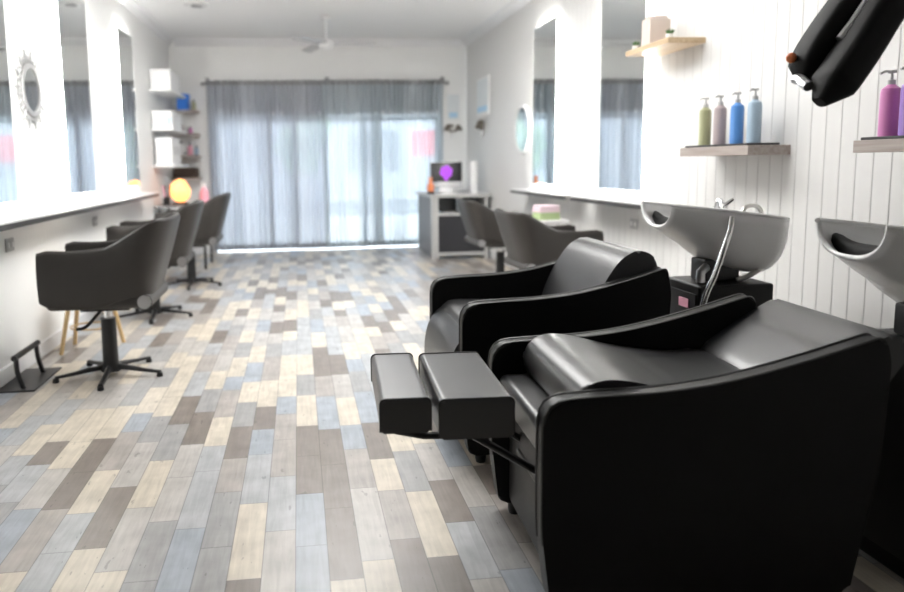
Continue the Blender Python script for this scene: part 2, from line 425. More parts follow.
# ---------------------------------------------------------------- mirrors with back lights, along both walls
def wall_mirror(side, y0, y1, z0, z1, label):
    xw = XL if side < 0 else XR
    e = thing('wall_mirror', label, 'mirror', (xw, (y0+y1)/2, 0), 0 if side < 0 else PI)
    w = (y1-y0)/2
    G().box(.032, .040, -w, w, z0, z1).done('mirror_glass', 'mirror', e)
    G().box(0, .0315, -w+.09, w-.09, z0+.09, z1-.09).done('backing_frame', 'greyplastic', e)
    i = .055; j = .035; g = G()
    g.box(.008, .028, -w+j, -w+i, z0+j, z1-j); g.box(.008, .028, w-i, w-j, z0+j, z1-j); g.box(.008, .028, -w+i, w-i, z0+j, z0+i); g.box(.008, .028, -w+i, w-i, z1-i, z1-j)
    g.done('led_strip', 'led', e)
    return e
wall_mirror(-1, 3.95, 4.66, 1.06, 2.62, 'tall backlit mirror cut by the left edge of the photo, nearest on the left wall')
wall_mirror(-1, 5.69, 6.40, 1.06, 2.62, 'tall backlit mirror in the middle of the left wall, right of the small round mirror')
wall_mirror(-1, 7.48, 8.11, 1.06, 2.62, 'tall backlit mirror farthest along the left wall, beside the product shelves')
wall_mirror(1, 4.97, 5.72, 1.02, 2.62, 'tall backlit mirror on the right wall beside the oak shelf')
wall_mirror(1, 6.75, 7.42, 1.02, 2.60, 'tall backlit mirror on the right wall farther off, behind the second chair')

def round_mirror(side, y, z, r, ro, label, ornate):
    xw = XL if side < 0 else XR
    e = thing('round_mirror', label, 'mirror', (xw, y, z), 0 if side < 0 else PI)
    Mx = Matrix.Rotation(PI/2, 4, 'Y')
    G().lathe([(0, .012), (r, .012), (r, .02), (0, .02)], n=40, M=Mx).done('mirror_glass', 'mirror', e)
    g = G()
    if ornate:
        g.lathe([(0, 0), (r+.03, 0), (r+.03, .025), (r, .028), (r-.002, .011), (0, .011)], n=40, M=Mx)
        for k in range(28):
            a = 2*PI*k/28; l = ro if k % 2 == 0 else ro*.86
            p0 = Vector((.012, (r+.02)*math.cos(a), (r+.02)*math.sin(a))); p1 = Vector((.012, l*math.cos(a), l*math.sin(a)))
            g.tube([p0, p0.lerp(p1, .6), p1], [.006, .009, .003], 6); g.ball(p1, .012 if k % 2 == 0 else .009, 1, sc=(.6, 1, 1))
        g.tube([Vector((.012, ro*.78*math.cos(2*PI*k/40), ro*.78*math.sin(2*PI*k/40))) for k in range(40)], .006, 6, loop=True)
    else:
        g.lathe([(0, 0), (ro, 0), (ro, .02), (r+.01, .03), (r, .028), (r-.002, .011), (0, .011)], n=40, M=Mx)
    g.done('frame', 'silver' if ornate else 'whiteplastic', e)
round_mirror(-1, 5.08, 1.77, .14, .25, 'small round mirror in a silver sunburst frame between the left wall mirrors', True)
round_mirror(1, 7.86, 1.60, .24, .27, 'plain round wall mirror seen edge on beyond the right hand tall mirrors', False)

# ---------------------------------------------------------------- styling ledges
def ledge(x0, x1, y0, y1, z, side, label):
    e = thing('styling_ledge', label, 'shelf', ((x0+x1)/2, (y0+y1)/2, z)); hx = (x1-x0)/2; hy = (y1-y0)/2
    G().box(-hx, hx, -hy, hy, -.012, 0, .002).done('top', 'ledgetop', e)
    g = G(); s = 1 if side < 0 else -1
    xf = hx*s
    g.box(min(xf, xf-.02*s), max(xf, xf-.02*s), -hy, hy, -.042, -.0125, .002); g.done('edge_strip', 'ledge', e)
    n = max(2, int((y1-y0)/1.1)+1)
    for k in range(n):
        y = -hy+.12+(2*hy-.24)*k/(n-1)
        G().prism([(-xf, -.0125), (xf*.3, -.0125), (xf*.3, -.022), (-xf*.85, -.07), (-xf, -.07)], y-.012, y+.012, 'y').done('bracket', 'trim', e)
ledge(XL+.002, -1.54, 2.9, 8.25, .975, -1, 'long white styling ledge with a dark edge along the left wall')
ledge(2.28, XR, 4.5, 5.88, .955, 1, 'short white ledge with dark edge under the nearer right mirror')
ledge(2.28, XR, 6.02, 7.62, .955, 1, 'short white ledge with dark edge under the farther right mirror')
def outlet(side, y, z, label):
    e = thing('power_outlet', label, 'power outlet', (XL if side < 0 else XR, y, z), 0 if side < 0 else PI)
    G().box(0, .010, -.06, .06, -.04, .04, .003).done('cover_plate', 'greyplastic', e)
    for k in (-.03, .03): G().box(.010, .015, k-.012, k+.012, -.015, .015, .002).done('socket', 'whiteplastic', e)
outlet(-1, 4.56, .80, 'grey double power outlet under the left ledge beside the first chair')
outlet(-1, 6.42, .80, 'grey double power outlet under the left ledge beyond the first chair')
outlet(1, 5.14, .77, 'grey double power outlet under the right ledge above the rear shampoo chair')

# ---------------------------------------------------------------- ceiling lights added out of view to brighten the room, vent, fan
for i, (x, y) in enumerate([(.9, 3.6), (.35, 4.75), (.35, 5.85), (.35, 6.9)]):
    e = thing('ceiling_light', ['wide ceiling light panel above the shampoo chairs', 'wide ceiling light panel above the nearest left styling chair', 'wide ceiling light panel between the first and second left styling chairs', 'wide ceiling light panel nearest the ceiling fan'][i], 'ceiling light', (x, y, ZC-.045))
    g = G(); g.box(-.60, .60, -.48, -.45, 0, .045); g.box(-.60, .60, .45, .48, 0, .045); g.box(-.60, -.57, -.45, .45, 0, .045); g.box(.57, .60, -.45, .45, 0, .045); g.done('frame', 'trim', e)
    G().box(-.57, .57, -.45, .45, .008, .02).done('diffuser', 'panel', e)
e = thing('ceiling_vent', 'round white vent flush on the ceiling near the left cornice', 'vent', (-1.05, 8.35, ZC))
G().lathe([(0, 0), (.13, 0), (.135, -.012), (.10, -.022), (.095, -.014), (0, -.014)], n=32).done('rim', 'whiteplastic', e)
G().lathe([(0, -.0145), (.055, -.0145), (.06, -.03), (0, -.034)], n=24).done('centre_disc', 'greyplastic', e)
fan = thing('ceiling_fan', 'white ceiling fan with three blades hanging before the curtained wall', 'ceiling fan', (.38, 8.95, ZC))
G().lathe([(0, 0), (.06, 0), (.055, -.04), (.02, -.05), (0, -.05)], n=20).done('canopy', 'whiteplastic', fan)
G().tube([(0, 0, -.05), (0, 0, -.29)], .012).done('down_rod', 'whiteplastic', fan)
G().lathe([(0, -.27), (.05, -.275), (.085, -.30), (.09, -.35), (.06, -.385), (0, -.39)], n=24).done('motor', 'whiteplastic', fan)
for k in range(3):
    a = math.radians(-14+120*k)
    R = Matrix.Rotation(a, 4, 'Z') @ Matrix.Rotation(math.radians(12), 4, 'X')
    g = G(); g.box(.14, .60, -.055, .055, -.337, -.329, .003, M=R); g.box(.075, .16, -.02, .02, -.338, -.326, .003, M=R)
    g.done('blade', 'fanblade', fan)

# ---------------------------------------------------------------- salon chairs (local front = -x)
def salon_chair(label):
    t = thing('salon_chair', label, 'salon chair', group='charcoal styling chairs at the mirrors')
    # plan path of the tub shell
    path = []
    hw = .275
    for k in range(9): path.append((-.34+.42*k/8, -hw))
    for k in range(1, 24):
        a = -PI/2+PI*k/24
        path.append((.08+.19*abs(math.cos(a))**.42, hw*math.copysign(abs(math.sin(a))**.50, math.sin(a))))
    for k in range(9): path.append((.08-.42*k/8, hw))
    P = [Vector((x, y, 0)) for x, y in path]; n = len(P)
    d = [0]
    for i in range(1, n): d.append(d[-1]+(P[i]-P[i-1]).length)
    Ltot = d[-1]; rings = []; rim = []
    for i in range(n):
        s = abs(d[i]/Ltot*2-1)            # 1 at arm fronts, 0 at the back middle
        T = P[min(i+1, n-1)]-P[max(i-1, 0)]; T.normalize(); nrm = Vector((T.y, -T.x, 0))
        bk = max(0, min(1, (1-s-.42)/.25)); bk = bk**1.6*(1.6-.6*bk)
        top = .775+.155*bk-.012*math.sin(PI*min(1, (1-s)/.4)) if True else 0
        bot = .455+.05*max(0, min(1, (1-s-.42)/.15))
        lean = .12*bk
        th = .04-.012*bk
        if s > .97: top -= .02*(s-.97)/.03; bot += .03*(s-.97)/.03
        hgt = top-bot
        sec = []
        K = 8
        for k in range(K+1):
            v = k/K; off = lean*v**1.3+.012*math.sin(PI*v); sec.append((off, bot+.012+(hgt-.024)*v))
        sec.append((sec[-1][0]-th*.25, top)); sec.append((sec[K][0]-th*.75, top))
        for k in range(K, -1, -1):
            v = k/K; off = lean*v**1.3+.012*math.sin(PI*v)-th; sec.append((off, bot+.012+(hgt-.024)*v))
        sec.append((-th*.75, bot)); sec.append((-th*.25, bot))
        dirx = Vector((1, 0, 0))*(lean > 0)
        ring = []
        for off, z in sec:
            v = (z-bot)/hgt
            a = lean*max(0, v)**1.3
            ring.append(P[i]+nrm*(off-a)+(nrm*.35+Vector((.65, 0, 0)))*a+Vector((0, 0, z)))
        rings.append(ring)
        rim.append(ring[K+1].lerp(ring[K+2], .5))
    G().loft(rings).done('shell', 'brown', t, angle=50)
    G().tube(rim, .007, 6).done('piping', 'seatbrown', t.children[0])
    G().box(-.33, .205, -.225, .225, .43, .545, .035, 4).done('seat', 'seatbrown', t)
    r = G().tube([(.228, -.262, .475), (.228, .262, .475)], .042, 18).done('lumbar_roll', 'seatbrown', t)
    for s in (-1, 1): G().tube([(.228, s*.262, .475), (.228, s*.270, .475)], .038, 18).done('end_cap', 'satin', r)
    G().box(-.17, .11, -.12, .12, .405, .432, .006).done('seat_plate', 'steel', t)
    G().tube([(-.045, 0, .34), (-.045, 0, .408)], .024, 16).done('piston', 'chrome', t)
    G().lathe([(0, .03), (.062, .03), (.06, .055), (.046, .08), (.043, .335), (.046, .345), (0, .345)], c=(-.045, 0, 0), n=24).done('column', 'steel', t)
    G().tube(smooth([(-.06, -.05, .41), (-.07, -.13, .39), (-.12, -.19, .335), (-.17, -.21, .325)]), .009, 8).done('pump_lever', 'steel', t)
    for k in range(5):
        a = math.radians(201+72*k); c, s_ = math.cos(a), math.sin(a)
        pr = []
        for q, (rr, z, w, h) in enumerate([(.03, .058, .021, .030), (.12, .050, .019, .024), (.22, .038, .017, .018), (.315, .030, .016, .014)]):
            ctr = Vector((rr*c-.045, rr*s_, z)); sd = Vector((-s_, c, 0))*w; u = Vector((0, 0, h/2))
            pr.append([ctr-sd-u, ctr+sd-u, ctr+sd*.8+u*.5, ctr+sd*.3+u, ctr-sd*.3+u, ctr-sd*.8+u*.5])
        lg = G().loft(pr).done('leg', 'steel', t, angle=30)
        G().lathe([(0, 0), (.018, 0), (.02, .006), (.016, .024), (0, .026)], c=(.31*c-.045, .31*s_, 0), n=14).done('foot_glide', 'steel', lg)
    return t
c0 = salon_chair('charcoal styling chair nearest the camera on the left, beside the black footrest')
c0.location = (-1.12, 4.43, 0)
c0.scale = (1, 1, 1.03)
place(c0, (-1.19, 6.17, 0), .03, 'second charcoal styling chair on the left, between the nearest and the farthest')
place(c0, (-1.11, 7.75, 0), -.02, 'farthest charcoal styling chair on the left, in front of the curtain')
place(c0, (1.95, 5.50, 0), PI+.04, 'charcoal styling chair on the right with its arm just above the rear shampoo chair').scale = (1, 1, .93)
place(c0, (2.02, 7.25, 0), PI+.02, 'farther charcoal styling chair on the right, in front of the reception desk').scale = (1, 1, .93)

fr = thing('footrest', 'black metal floor footrest against the left wall under the ledge', 'footrest', (-1.62, 4.38, 0))
G().box(-.12, .10, -.22, .26, 0, .008, .003).done('floor_plate', 'steel', fr)
g = G()
g.tube(smooth([(.02, -.16, .006), (-.005, -.165, .10), (-.01, -.16, .185)]), .014, 10); g.done('upright', 'steel', fr)
G().tube(smooth([(.02, .16, .006), (-.005, .165, .10), (-.01, .16, .185)]), .014, 10).done('upright', 'steel', fr)
G().tube([(-.01, -.19, .188), (-.01, .19, .188)], .017, 12).done('foot_bar', 'steel', fr)

st = thing('wooden_stool', 'small round stool with pale wooden legs behind the nearest left chair', 'stool', (-1.46, 5.13, 0))
G().lathe([(0, .42), (.16, .42), (.175, .435), (.17, .455), (0, .46)], n=28).done('seat', 'pine', st)
for sx, sy in ((-1, -1), (-1, 1), (1, -1), (1, 1)):
    G().tube([(.17*sx, .15*sy, 0), (.10*sx, .09*sy, .42)], [.014, .017], 12).done('leg', 'pine', st)
G().tube([(.14*math.cos(k*PI/12), .125*math.sin(k*PI/12), .16) for k in range(24)], .006, 8, loop=True).done('stretcher', 'pine', st)

# ---------------------------------------------------------------- shampoo chairs (local front x=0, back towards +x)
def shampoo_chair(label, loc, Wd, extended, rot=0, B=.88):
    t = thing('shampoo_chair', label, 'shampoo chair', loc, rot)
    th = .065
    if extended: tops = [(.015, .600), (.06, .622), (.16, .632), (.32, .638), (.50, .660), (.70, .705), (B-.02, .768)]
    else: tops = [(.015, .650), (.06, .672), (.16, .685), (.32, .69), (.50, .71), (.68, .75), (B-.02, .80)]
    tops = [q for q in tops if q[0] > .1]; zf = tops[0][1]-.008
    tp = [(-.004, zf)]+[(p.x, p.y) for p in smooth([Vector((a, b, 0)) for a, b in tops], 5)]
    body = [(.03, .12), (0, .30), (0, .60)]
    poly = [(B-.08, .045), (.02, .045)] + [(-.005, .25), (-.006, .45)] + tp + [(B, .70), (B-.015, .4)]
    rad = [.02, .03, .05, .05]+[.07]+[0]*(len(tp)-2)+[.05]+[.03, .05]
    out = rounded(poly, rad, 4)
    for y0 in (0, Wd-th):
        p = G().prism(out, y0, y0+th, 'y', r=.012, seg=3).done('arm_panel', 'leather', t, angle=50)
        # welt lines run round both top edges
        for yy in (y0+.006, y0+th-.006):
            line = [(x, yy, z) for x, z in out if z > .22]
            k0 = min(range(len(line)), key=lambda i: line[i][0]+10*(line[i][2] > .3))
            cx, cz = .45, .42
            ln = []
            for x, yv, z in line:
                dx, dz = x-cx, z-cz; l = math.hypot(dx, dz); ln.append((x-dx/l*.002, yv, z-dz/l*.002))
            # order from the lower front round to the lower back
            G().tube(ln, .0055, 8).done('piping', 'piping', p)
    yi0, yi1 = th+.003, Wd-th-.003
    G().box(.05, B-.12, yi0, yi1, .06, .40, .02).done('seat_box', 'leather', t)
    if extended:
        G().box(.015, .34, yi0, yi1, .42, .525, .028, 4).done('front_cushion', 'leather_top', t)
        seat = [(.13, .50), (.10, .56), (.115, .625), (.175, .655), (.26, .65), (.40, .615), (.60, .585), (.76, .575), (.76, .42), (.30, .42), (.18, .45)]
        back = [(.70, .47), (.72, .575), (.80, .64), (.90, .705), (.975, .748), (1.01, .755), (1.045, .735), (1.05, .70), (.99, .61), (.90, .50), (.82, .43)]
    else:
        seat = [(.05, .40), (.02, .47), (.035, .545), (.09, .575), (.20, .575), (.40, .565), (.62, .555), (.62, .42), (.2, .40)]
        back = [(.54, .53), (.565, .62), (.61, .72), (.67, .81), (.715, .85), (.765, .868), (.815, .855), (.85, .82), (.855, .77), (.84, .70), (.83, .5), (.70, .46)]
    def closed(pp): 
        q = smooth([Vector((a, b, 0)) for a, b in pp+[pp[0]]], 4)[:-1]; return [(v.x, v.y) for v in q]
    G().prism(closed(seat), yi0, yi1, 'y', r=.016, seg=3).done('seat_cushion', 'leather_top', t, angle=50)
    ov = .0 if not extended else .0
    G().prism(closed(back), yi0-ov, yi1+ov, 'y', r=.016, seg=3).done('backrest', 'leather_top', t, angle=50)
    if not extended:
        G().prism(closed([(-.035, .20), (-.05, .34), (-.03, .46), (.01, .52), (.05, .53), (.055, .30), (.03, .18)]), yi0+.005, yi1-.005, 'y', r=.016, seg=3).done('folded_leg_rest', 'leather_top', t, angle=50)
    else:
        # raised leg rest of two pads
        def pad(x0, x1, z0, z1, y0, y1):
            pr = rounded([(x0, z0), (x0, z1), (x1, z1), (x1, z0)], [.010, .018, .018, .010], 5)
            p = G().prism(pr, y0, y1, 'y', r=.008, seg=3).done('leg_rest_pad', 'leather_top', t, angle=50)
            for yy in (y0+.004, y1-.004): G().tube([(x, yy, z) for x, z in rounded([(x0-.0005, z0+.004), (x0-.0005, z1+.0005), (x1+.0005, z1+.0005), (x1+.0005, z0+.004)], [0, .018, .018, 0], 5)], .003, 6).done('piping', 'piping', p)
        pad(-.425, -.285, .510, .607, .12, .60)
        pad(-.262, -.055, .490, .604, .11, .60)
        for yy in (.17, .46):
            g = G(); g.tube([(.06, yy, .34), (-.10, yy, .44), (-.16, yy, .478)], .011, 8); g.tube([(-.16, yy, .478), (-.30, yy, .482), (-.38, yy, .500)], .011, 8)
            g.done('leg_rest_bar', 'steel', t)
        G().tube([(.052, .15, .30), (.052, .46, .30)], .012, 8).done('cross_bar', 'steel', t)
    for x in (.08, B-.14):
        for y in (.045, Wd-.045): G().lathe([(0, 0), (.020, 0), (.024, .02), (.024, .062), (0, .062)], c=(x, y, 0), n=14).done('leg', 'steel', t)
    return t
shampoo_chair('black leather shampoo chair nearest the camera with its two-pad leg rest raised', (.622, 1.755, 0), .68, True, rot=-.05, B=.945)
shampoo_chair('black leather shampoo chair farther back with an upright rounded backrest and folded leg rest', (.645, 2.79, 0), .73, False)

# ---------------------------------------------------------------- shampoo basins
def basin(label, loc, sticker=False):
    t = thing('shampoo_basin', label, 'shampoo basin', loc)
    # local: x from neck tip (0) to back (.70); y across; z absolute above floor
    c = G().box(.11, .46, -.19, .10, 0, .70, .012, 3).done('cabinet', 'leather', t)
    G().box(.104, .110, -.17, .08, .06, .66, .003).done('door', 'steel', c)
    if sticker: G().box(.100, .1045, -.12, -.04, .59, .63, .001).done('pink_label', 'pink', c)
    G().box(.19, .36, -.09, .03, .70, .80, .01).done('tilt_mount', 'steel', t)
    G().tube([(.155, -.12, .705), (.155, -.12, .75), (.195, -.09, .765)], .020, 12).done('mount_clamp', 'satin', t)
    L_ = .555
    def rimz(u): return 1.045-.075*u+.004*math.sin(PI*u)
    def dep(u):
        if u < .62: return .02+.235*math.sin(u/.62*PI/2)**1.15
        if u < .8: return .255
        return .255-.10*((u-.8)/.2)**2
    def hwid(u):
        if u < .35: return .135+.07*math.sin(u/.35*PI/2)
        if u < .8: return .205
        return .205*(1-((u-.8)/.2)**2.2*.40)
    NU, NV = 26, 28
    def prof(u, v):
        w = hwid(u); d = dep(u); a = PI*v
        cy = -math.cos(a); sy = math.sin(a)
        y = w*math.copysign(abs(cy)**.75, cy); z = rimz(u)-d*abs(sy)**.8
        if u < .30: z -= .075*(1-u/.30)*abs(sy)**1.2
        return Vector((L_*u, y, z))
    o = G().grid(lambda i, j: prof(i, j), NU, NV)
    bmv = o.bm; bmv.verts.ensure_lookup_table()
    endv = [v for v in bmv.verts if abs(v.co.x-L_) < 1e-5]
    endv.sort(key=lambda v: v.co.y)
    if len(endv) > 2: bmv.faces.new(endv)
    o.done('bowl', 'ceramic', t, solid=.014, angle=60)
    rimp = [prof(k/30, 0)+Vector((0, 0, .004)) for k in range(31)]
    rimq = [prof(k/30, 1)+Vector((0, 0, .004)) for k in range(30, -1, -1)]
    G().tube([*rimp, *rimq], .009, 8).done('rim', 'ceramic', t)
    nkp = [prof(.13, .2+.6*k/12)+Vector((0, 0, .042)) for k in range(13)]
    G().tube(nkp, [.008]+[.02+.012*math.sin(PI*k/10) for k in range(11)]+[.008], 12).done('neck_cushion', 'gel', t)
    g = G(); g.lathe([(0, 0), (.028, 0), (.028, .012), (.02, .02), (.02, .045), (0, .05)], c=(.22, -.165, 1.0), n=18)
    g.tube(smooth([(.22, -.165, 1.03), (.225, -.14, 1.06), (.24, -.10, 1.06), (.25, -.07, 1.03)]), .013, 10); tp = g.done('mixer_tap', 'chrome', t)
    G().tube([(.22, -.17, 1.045), (.25, -.19, 1.075)], [.010, .007], 8).done('handle', 'chrome', tp)
    G().tube(smooth([(.31, -.16, .985), (.33, -.15, 1.03), (.38, -.13, 1.04), (.43, -.11, 1.02), (.45, -.10, .95)]), .010, 8).done('spray_hose', 'hose', t)
    G().tube(smooth([(.225, -.222, 1.00), (.21, -.235, .94), (.185, -.235, .86), (.16, -.225, .76), (.125, -.215, .66), (.11, -.21, .57)]), .013, 10).done('drop_pipe', 'chrome', t)
    G().tube(smooth([(.36, -.06, .84), (.42, -.10, .88), (.465, -.12, .84), (.45, -.12, .77), (.39, -.11, .725), (.34, -.10, .705)]), .012, 8).done('supply_hose', 'hose', t)
    G().tube(smooth([(.36, .02, .82), (.40, 0, .77), (.37, -.02, .705)]), .010, 8).done('waste_hose', 'hose', t)
    return t
basin('grey tilting shampoo basin on a black cabinet behind the farther shampoo chair', (1.60, 3.085, 0), True)
basin('grey shampoo basin with black neck cushion cut by the right edge of the photo', (1.63, 1.965, 0))

# ---------------------------------------------------------------- shelves and bottles on the right wall
def shelf(x0, x1, y0, y1, zt, th, m, label):
    o = G().box(x0, x1, y0, y1, zt-th, zt, .003).done('wall_shelf', m); return tag(o, label, 'shelf')
shelf(2.265, XR, 3.44, 4.10, 1.312, .05, 'greywood', 'grey wood wall shelf holding four pump bottles')
shelf(2.265, XR, 1.9, 2.74, 1.312, .05, 'greywood', 'grey wood wall shelf at the right edge holding pink and purple bottles')
shelf(2.255, XR, 4.26, 4.84, 1.985, .035, 'oak', 'light oak wall shelf high up beside the tall right mirror')
tag(G().box(2.28, 2.46, 3.47, 4.07, 1.312, 1.324, .003).done('slate_tray', 'slate'), 'thin black tray under the four pump bottles', 'tray')
tag(G().box(2.28, 2.46, 1.95, 2.72, 1.312, 1.324, .003).done('slate_tray', 'slate'), 'thin black tray under the pink and purple bottles', 'tray')
def pump_bottle(m, loc, h, label, r=.034, rot=PI):
    t = thing('pump_bottle', label, 'bottle', loc, rot, 'pump bottles on the grey wall shelves')
    G().lathe([(0, 0), (r*.95, 0), (r, .006), (r, h-.03), (r*.92, h-.012), (r*.5, h), (.014, h+.005), (0, h+.005)], n=24).done('body', m, t)
    G().lathe([(0, h+.004), (.015, h+.004), (.015, h+.022), (.006, h+.024), (.005, h+.05), (0, h+.05)], n=14).done('collar', 'pump', t)
    g = G(); g.box(-.012, .012, -.012, .012, h+.048, h+.060, .003); g.tube([(0, 0, h+.054), (.03, 0, h+.056), (.052, 0, h+.046)], .005, 8); g.done('pump_head', 'pump', t)
for y, m, h, lb in ((4.00, 'b_green', .215, 'olive green pump bottle, farthest of the four on the shelf'), (3.85, 'b_rose', .215, 'taupe pump bottle between the olive and the blue bottle'),
                    (3.69, 'b_blue', .215, 'bright blue pump bottle on the four-bottle shelf'), (3.54, 'b_lblue', .22, 'pale blue-grey pump bottle, nearest of the four on the shelf')):
    pump_bottle(m, (2.36, y, 1.324), h, lb, rot=PI+.5)
pump_bottle('b_pink', (2.35, 2.66, 1.324), .20, 'pink pump bottle on the shelf at the right edge', .036)
pump_bottle('b_purple', (2.35, 2.56, 1.324), .205, 'purple pump bottle at the right edge beside the pink one', .036)
# on the oak shelf
for k, (y, h, x) in enumerate(((4.64, .17, 2.31), (4.60, .19, 2.315), (4.56, .165, 2.31))):
    b = thing('book', ['cream book standing on the oak shelf, farthest of the three', 'tallest cream book standing in the middle on the oak shelf', 'shorter cream book standing nearest on the oak shelf'][k], 'book', (2.35, y, 1.985), 0, 'books on the oak shelf')
    G().box(-.07, .07, -.017, .017, 0, h, .002).done('cover', 'book', b); G().box(-.066, .0715, -.013, .013, .004, h+.0008).done('pages', 'card', b)
for y, lb in ((4.78, 'tiny green succulent at the far end of the oak shelf'), (4.33, 'tiny green succulent at the near end of the oak shelf')):
    p = thing('succulent', lb, 'plant', (2.30, y, 1.985))
    G().lathe([(0, 0), (.018, 0), (.024, .028), (.020, .03), (0, .026)], n=16).done('pot', 'card', p)
    g = G()
    for k in range(14):
        a = k*2.4; r = .008+.012*(k % 3)/2; g.tube([(0, 0, .026), (r*math.cos(a), r*math.sin(a), .04), (r*1.6*math.cos(a), r*1.6*math.sin(a), .05+.004*(k % 4))], [.005, .006, .001], 6)
    g.done('leaves', 'leaf', p)

# ---------------------------------------------------------------- hair processor with arched black arms
hp = thing('hair_processor', 'black arched hair processor arms hanging in at the upper right corner', 'hair dryer', (XR, 2.05, 1.75))
def arch(pts, y, w, th, ytop):
    P = smooth([Vector((a, y+(ytop-y)*i/(len(pts)-1), b)) for i, (a, b) in enumerate(pts)], 6); rings = []
    for i, p in enumerate(P):
        T = (P[min(i+1, len(P)-1)]-P[max(i-1, 0)]).normalized(); nn = Vector((-T.z, 0, T.x)).normalized(); s = Vector((0, 1, 0))
        k = min(1, .35+i*.16); tt = th*k; ww = w*k
        rings.append([p+nn*tt*math.copysign(abs(math.cos(a))**.6, math.cos(a))+s*ww*math.copysign(abs(math.sin(a))**.6, math.sin(a)) for a in [2*PI*j/16 for j in range(16)]])
    return G().loft(rings)
# the points are relative to the wall mount
A1 = [(-.955, -.275), (-.94, -.205), (-.895, -.13), (-.84, -.055), (-.767, .033), (-.673, .095), (-.54, .17), (-.36, .22)]
A2 = [(-.99, -.345), (-.925, -.268), (-.86, -.18), (-.80, -.09), (-.73, .0), (-.636, .068), (-.52, .14), (-.36, .19)]
a1 = arch(A1, .03, .055, .043, .03).done('curved_arm', 'gel', hp, angle=60)
a2 = arch(A2, -.085, .06, .053, -.04).done('curved_arm', 'gel', hp, angle=60)
G().tube(smooth([(-.985, .03, -.265), (-.99, .0, -.27), (-.998, -.03, -.285), (-1.0, -.05, -.295)]), .016, 8).done('silver_joint', 'satin', hp)
G().tube([(-.91, -.05, -.16), (-.87, -.05, -.11), (-.83, -.05, -.05), (-.78, -.05, .0)], .012, 8).done('lamp_tube', 'satin', hp)
G().ball((-.995, .04, -.20), .016, 2).done('orange_button', 'orange', hp)
G().lathe([(0, 0), (.10, 0), (.15, .03), (.16, .09), (.12, .13), (0, .14)], c=(-.58, .05, -.02), n=28).done('hood_shell', 'ceramic', hp)
G().tube([(-.34, 0, .26), (-.15, 0, .26), (-.02, 0, .20)], .028, 12).done('wall_arm', 'steel', hp)
G().box(-.03, 0, -.07, .07, .08, .32, .01).done('wall_plate', 'steel', hp)

# ---------------------------------------------------------------- trolley with towels under the right ledge
tr = thing('salon_trolley', 'slim white trolley standing under the ledge behind the right styling chair', 'trolley', (2.22, 6.25, 0))
for z in (.12, .42, .70):
    G().box(-.15, .15, -.13, .13, z, z+.03, .008).done('tray', 'whiteplastic', tr)
for sx in (-1, 1):
    for sy in (-1, 1):
        l = G().tube([(.14*sx, .12*sy, .05), (.14*sx, .12*sy, .73)], .008, 8).done('post', 'satin', tr); G().ball((.14*sx, .12*sy, .025), .025, 2).done('castor', 'steel', l)
def towel(z, m, label, loc):
    def f(u, v): return Vector((-.09+.18*u, -.09+.18*v, .004*math.sin(9*u)+.003*math.sin(11*v)))
    t = thing('folded_towel', label, 'towel', (loc[0], loc[1], z), .1, 'folded towels on the trolley')
    for k in range(3): G().box(-.10+.004*k, .10-.003*k, -.09, .09, k*.021, k*.021+.0205, .009, 3).done('fold', m, t)
towel(.73, 'towelg', 'green folded towel on the white trolley', (2.20, 6.25))
towel(.793, 'towelp', 'pale pink folded towel on top of the green one', (2.20, 6.25))

# ---------------------------------------------------------------- product shelves by the far left corner
for z, lb in ((2.19, 'white wall shelf in the far left corner, topmost'), (1.72, 'white wall shelf in the far left corner, in the middle under the white box'), (1.28, 'white wall shelf in the far left corner, lowest, with files')):
    tag(G().box(XL+.001, -1.48, 9.05, 10.1, z-.03, z, .003).done('wall_shelf', 'whiteplastic'), lb, 'shelf')
for z, lb in ((2.03, 'narrow corner shelf on the curtain wall, under the blue box'), (1.71, 'narrow corner shelf on the curtain wall, second from top'), (1.41, 'narrow corner shelf on the curtain wall with bottles'), (1.10, 'narrow corner shelf on the curtain wall with the dark basket')):
    tag(G().box(XL+.001, -1.36, YB-.30, YB, z-.03, z, .003).done('wall_shelf', 'greywood'), lb, 'shelf')
def box_thing(loc, dx, dy, dz, m, lm, label):
    e = thing('storage_box', label, 'box', loc)
    G().box(-dx/2, dx/2, -dy/2, dy/2, 0, dz*.82, .004).done('box_body', m, e); G().box(-dx/2-.004, dx/2+.004, -dy/2-.004, dy/2+.004, dz*.82, dz, .004).done('lid', lm, e)
box_thing((-1.615, 9.45, 2.19), .24, .70, .23, 'card', 'card', 'wide white storage box on the topmost corner shelf')
box_thing((-1.615, 9.45, 1.72), .24, .72, .21, 'card', 'card', 'white storage box with a pale blue patch on the middle corner shelf')
tag(G().box(-1.56, -1.51, 9.08, 9.084, 1.76, 1.85).done('blue_tag', 'lblue'), 'pale blue tag on the front of the middle white box', 'tag')
box_thing((-1.56, YB-.16, 2.03), .15, .18, .22, 'blue', 'blue', 'bright blue box on the upper narrow corner shelf')
for k in range(5):
    e = thing('lever_file', ['white lever file at the camera end of the row on the lowest shelf', 'white lever file, second in the row on the lowest shelf', 'white lever file in the middle of the row on the lowest shelf', 'white lever file, fourth in the row on the lowest shelf', 'white lever file at the far end of the row on the lowest shelf'][k], 'file', (-1.62, 9.16+.14*k, 1.28), 0, 'files on the lowest corner shelf')
    G().box(-.10, .10, -.04, .04, 0, .33, .003).done('cover', 'card', e); G().box(.1001, .102, -.02, .02, .12, .22).done('spine_label', 'greyplastic', e)
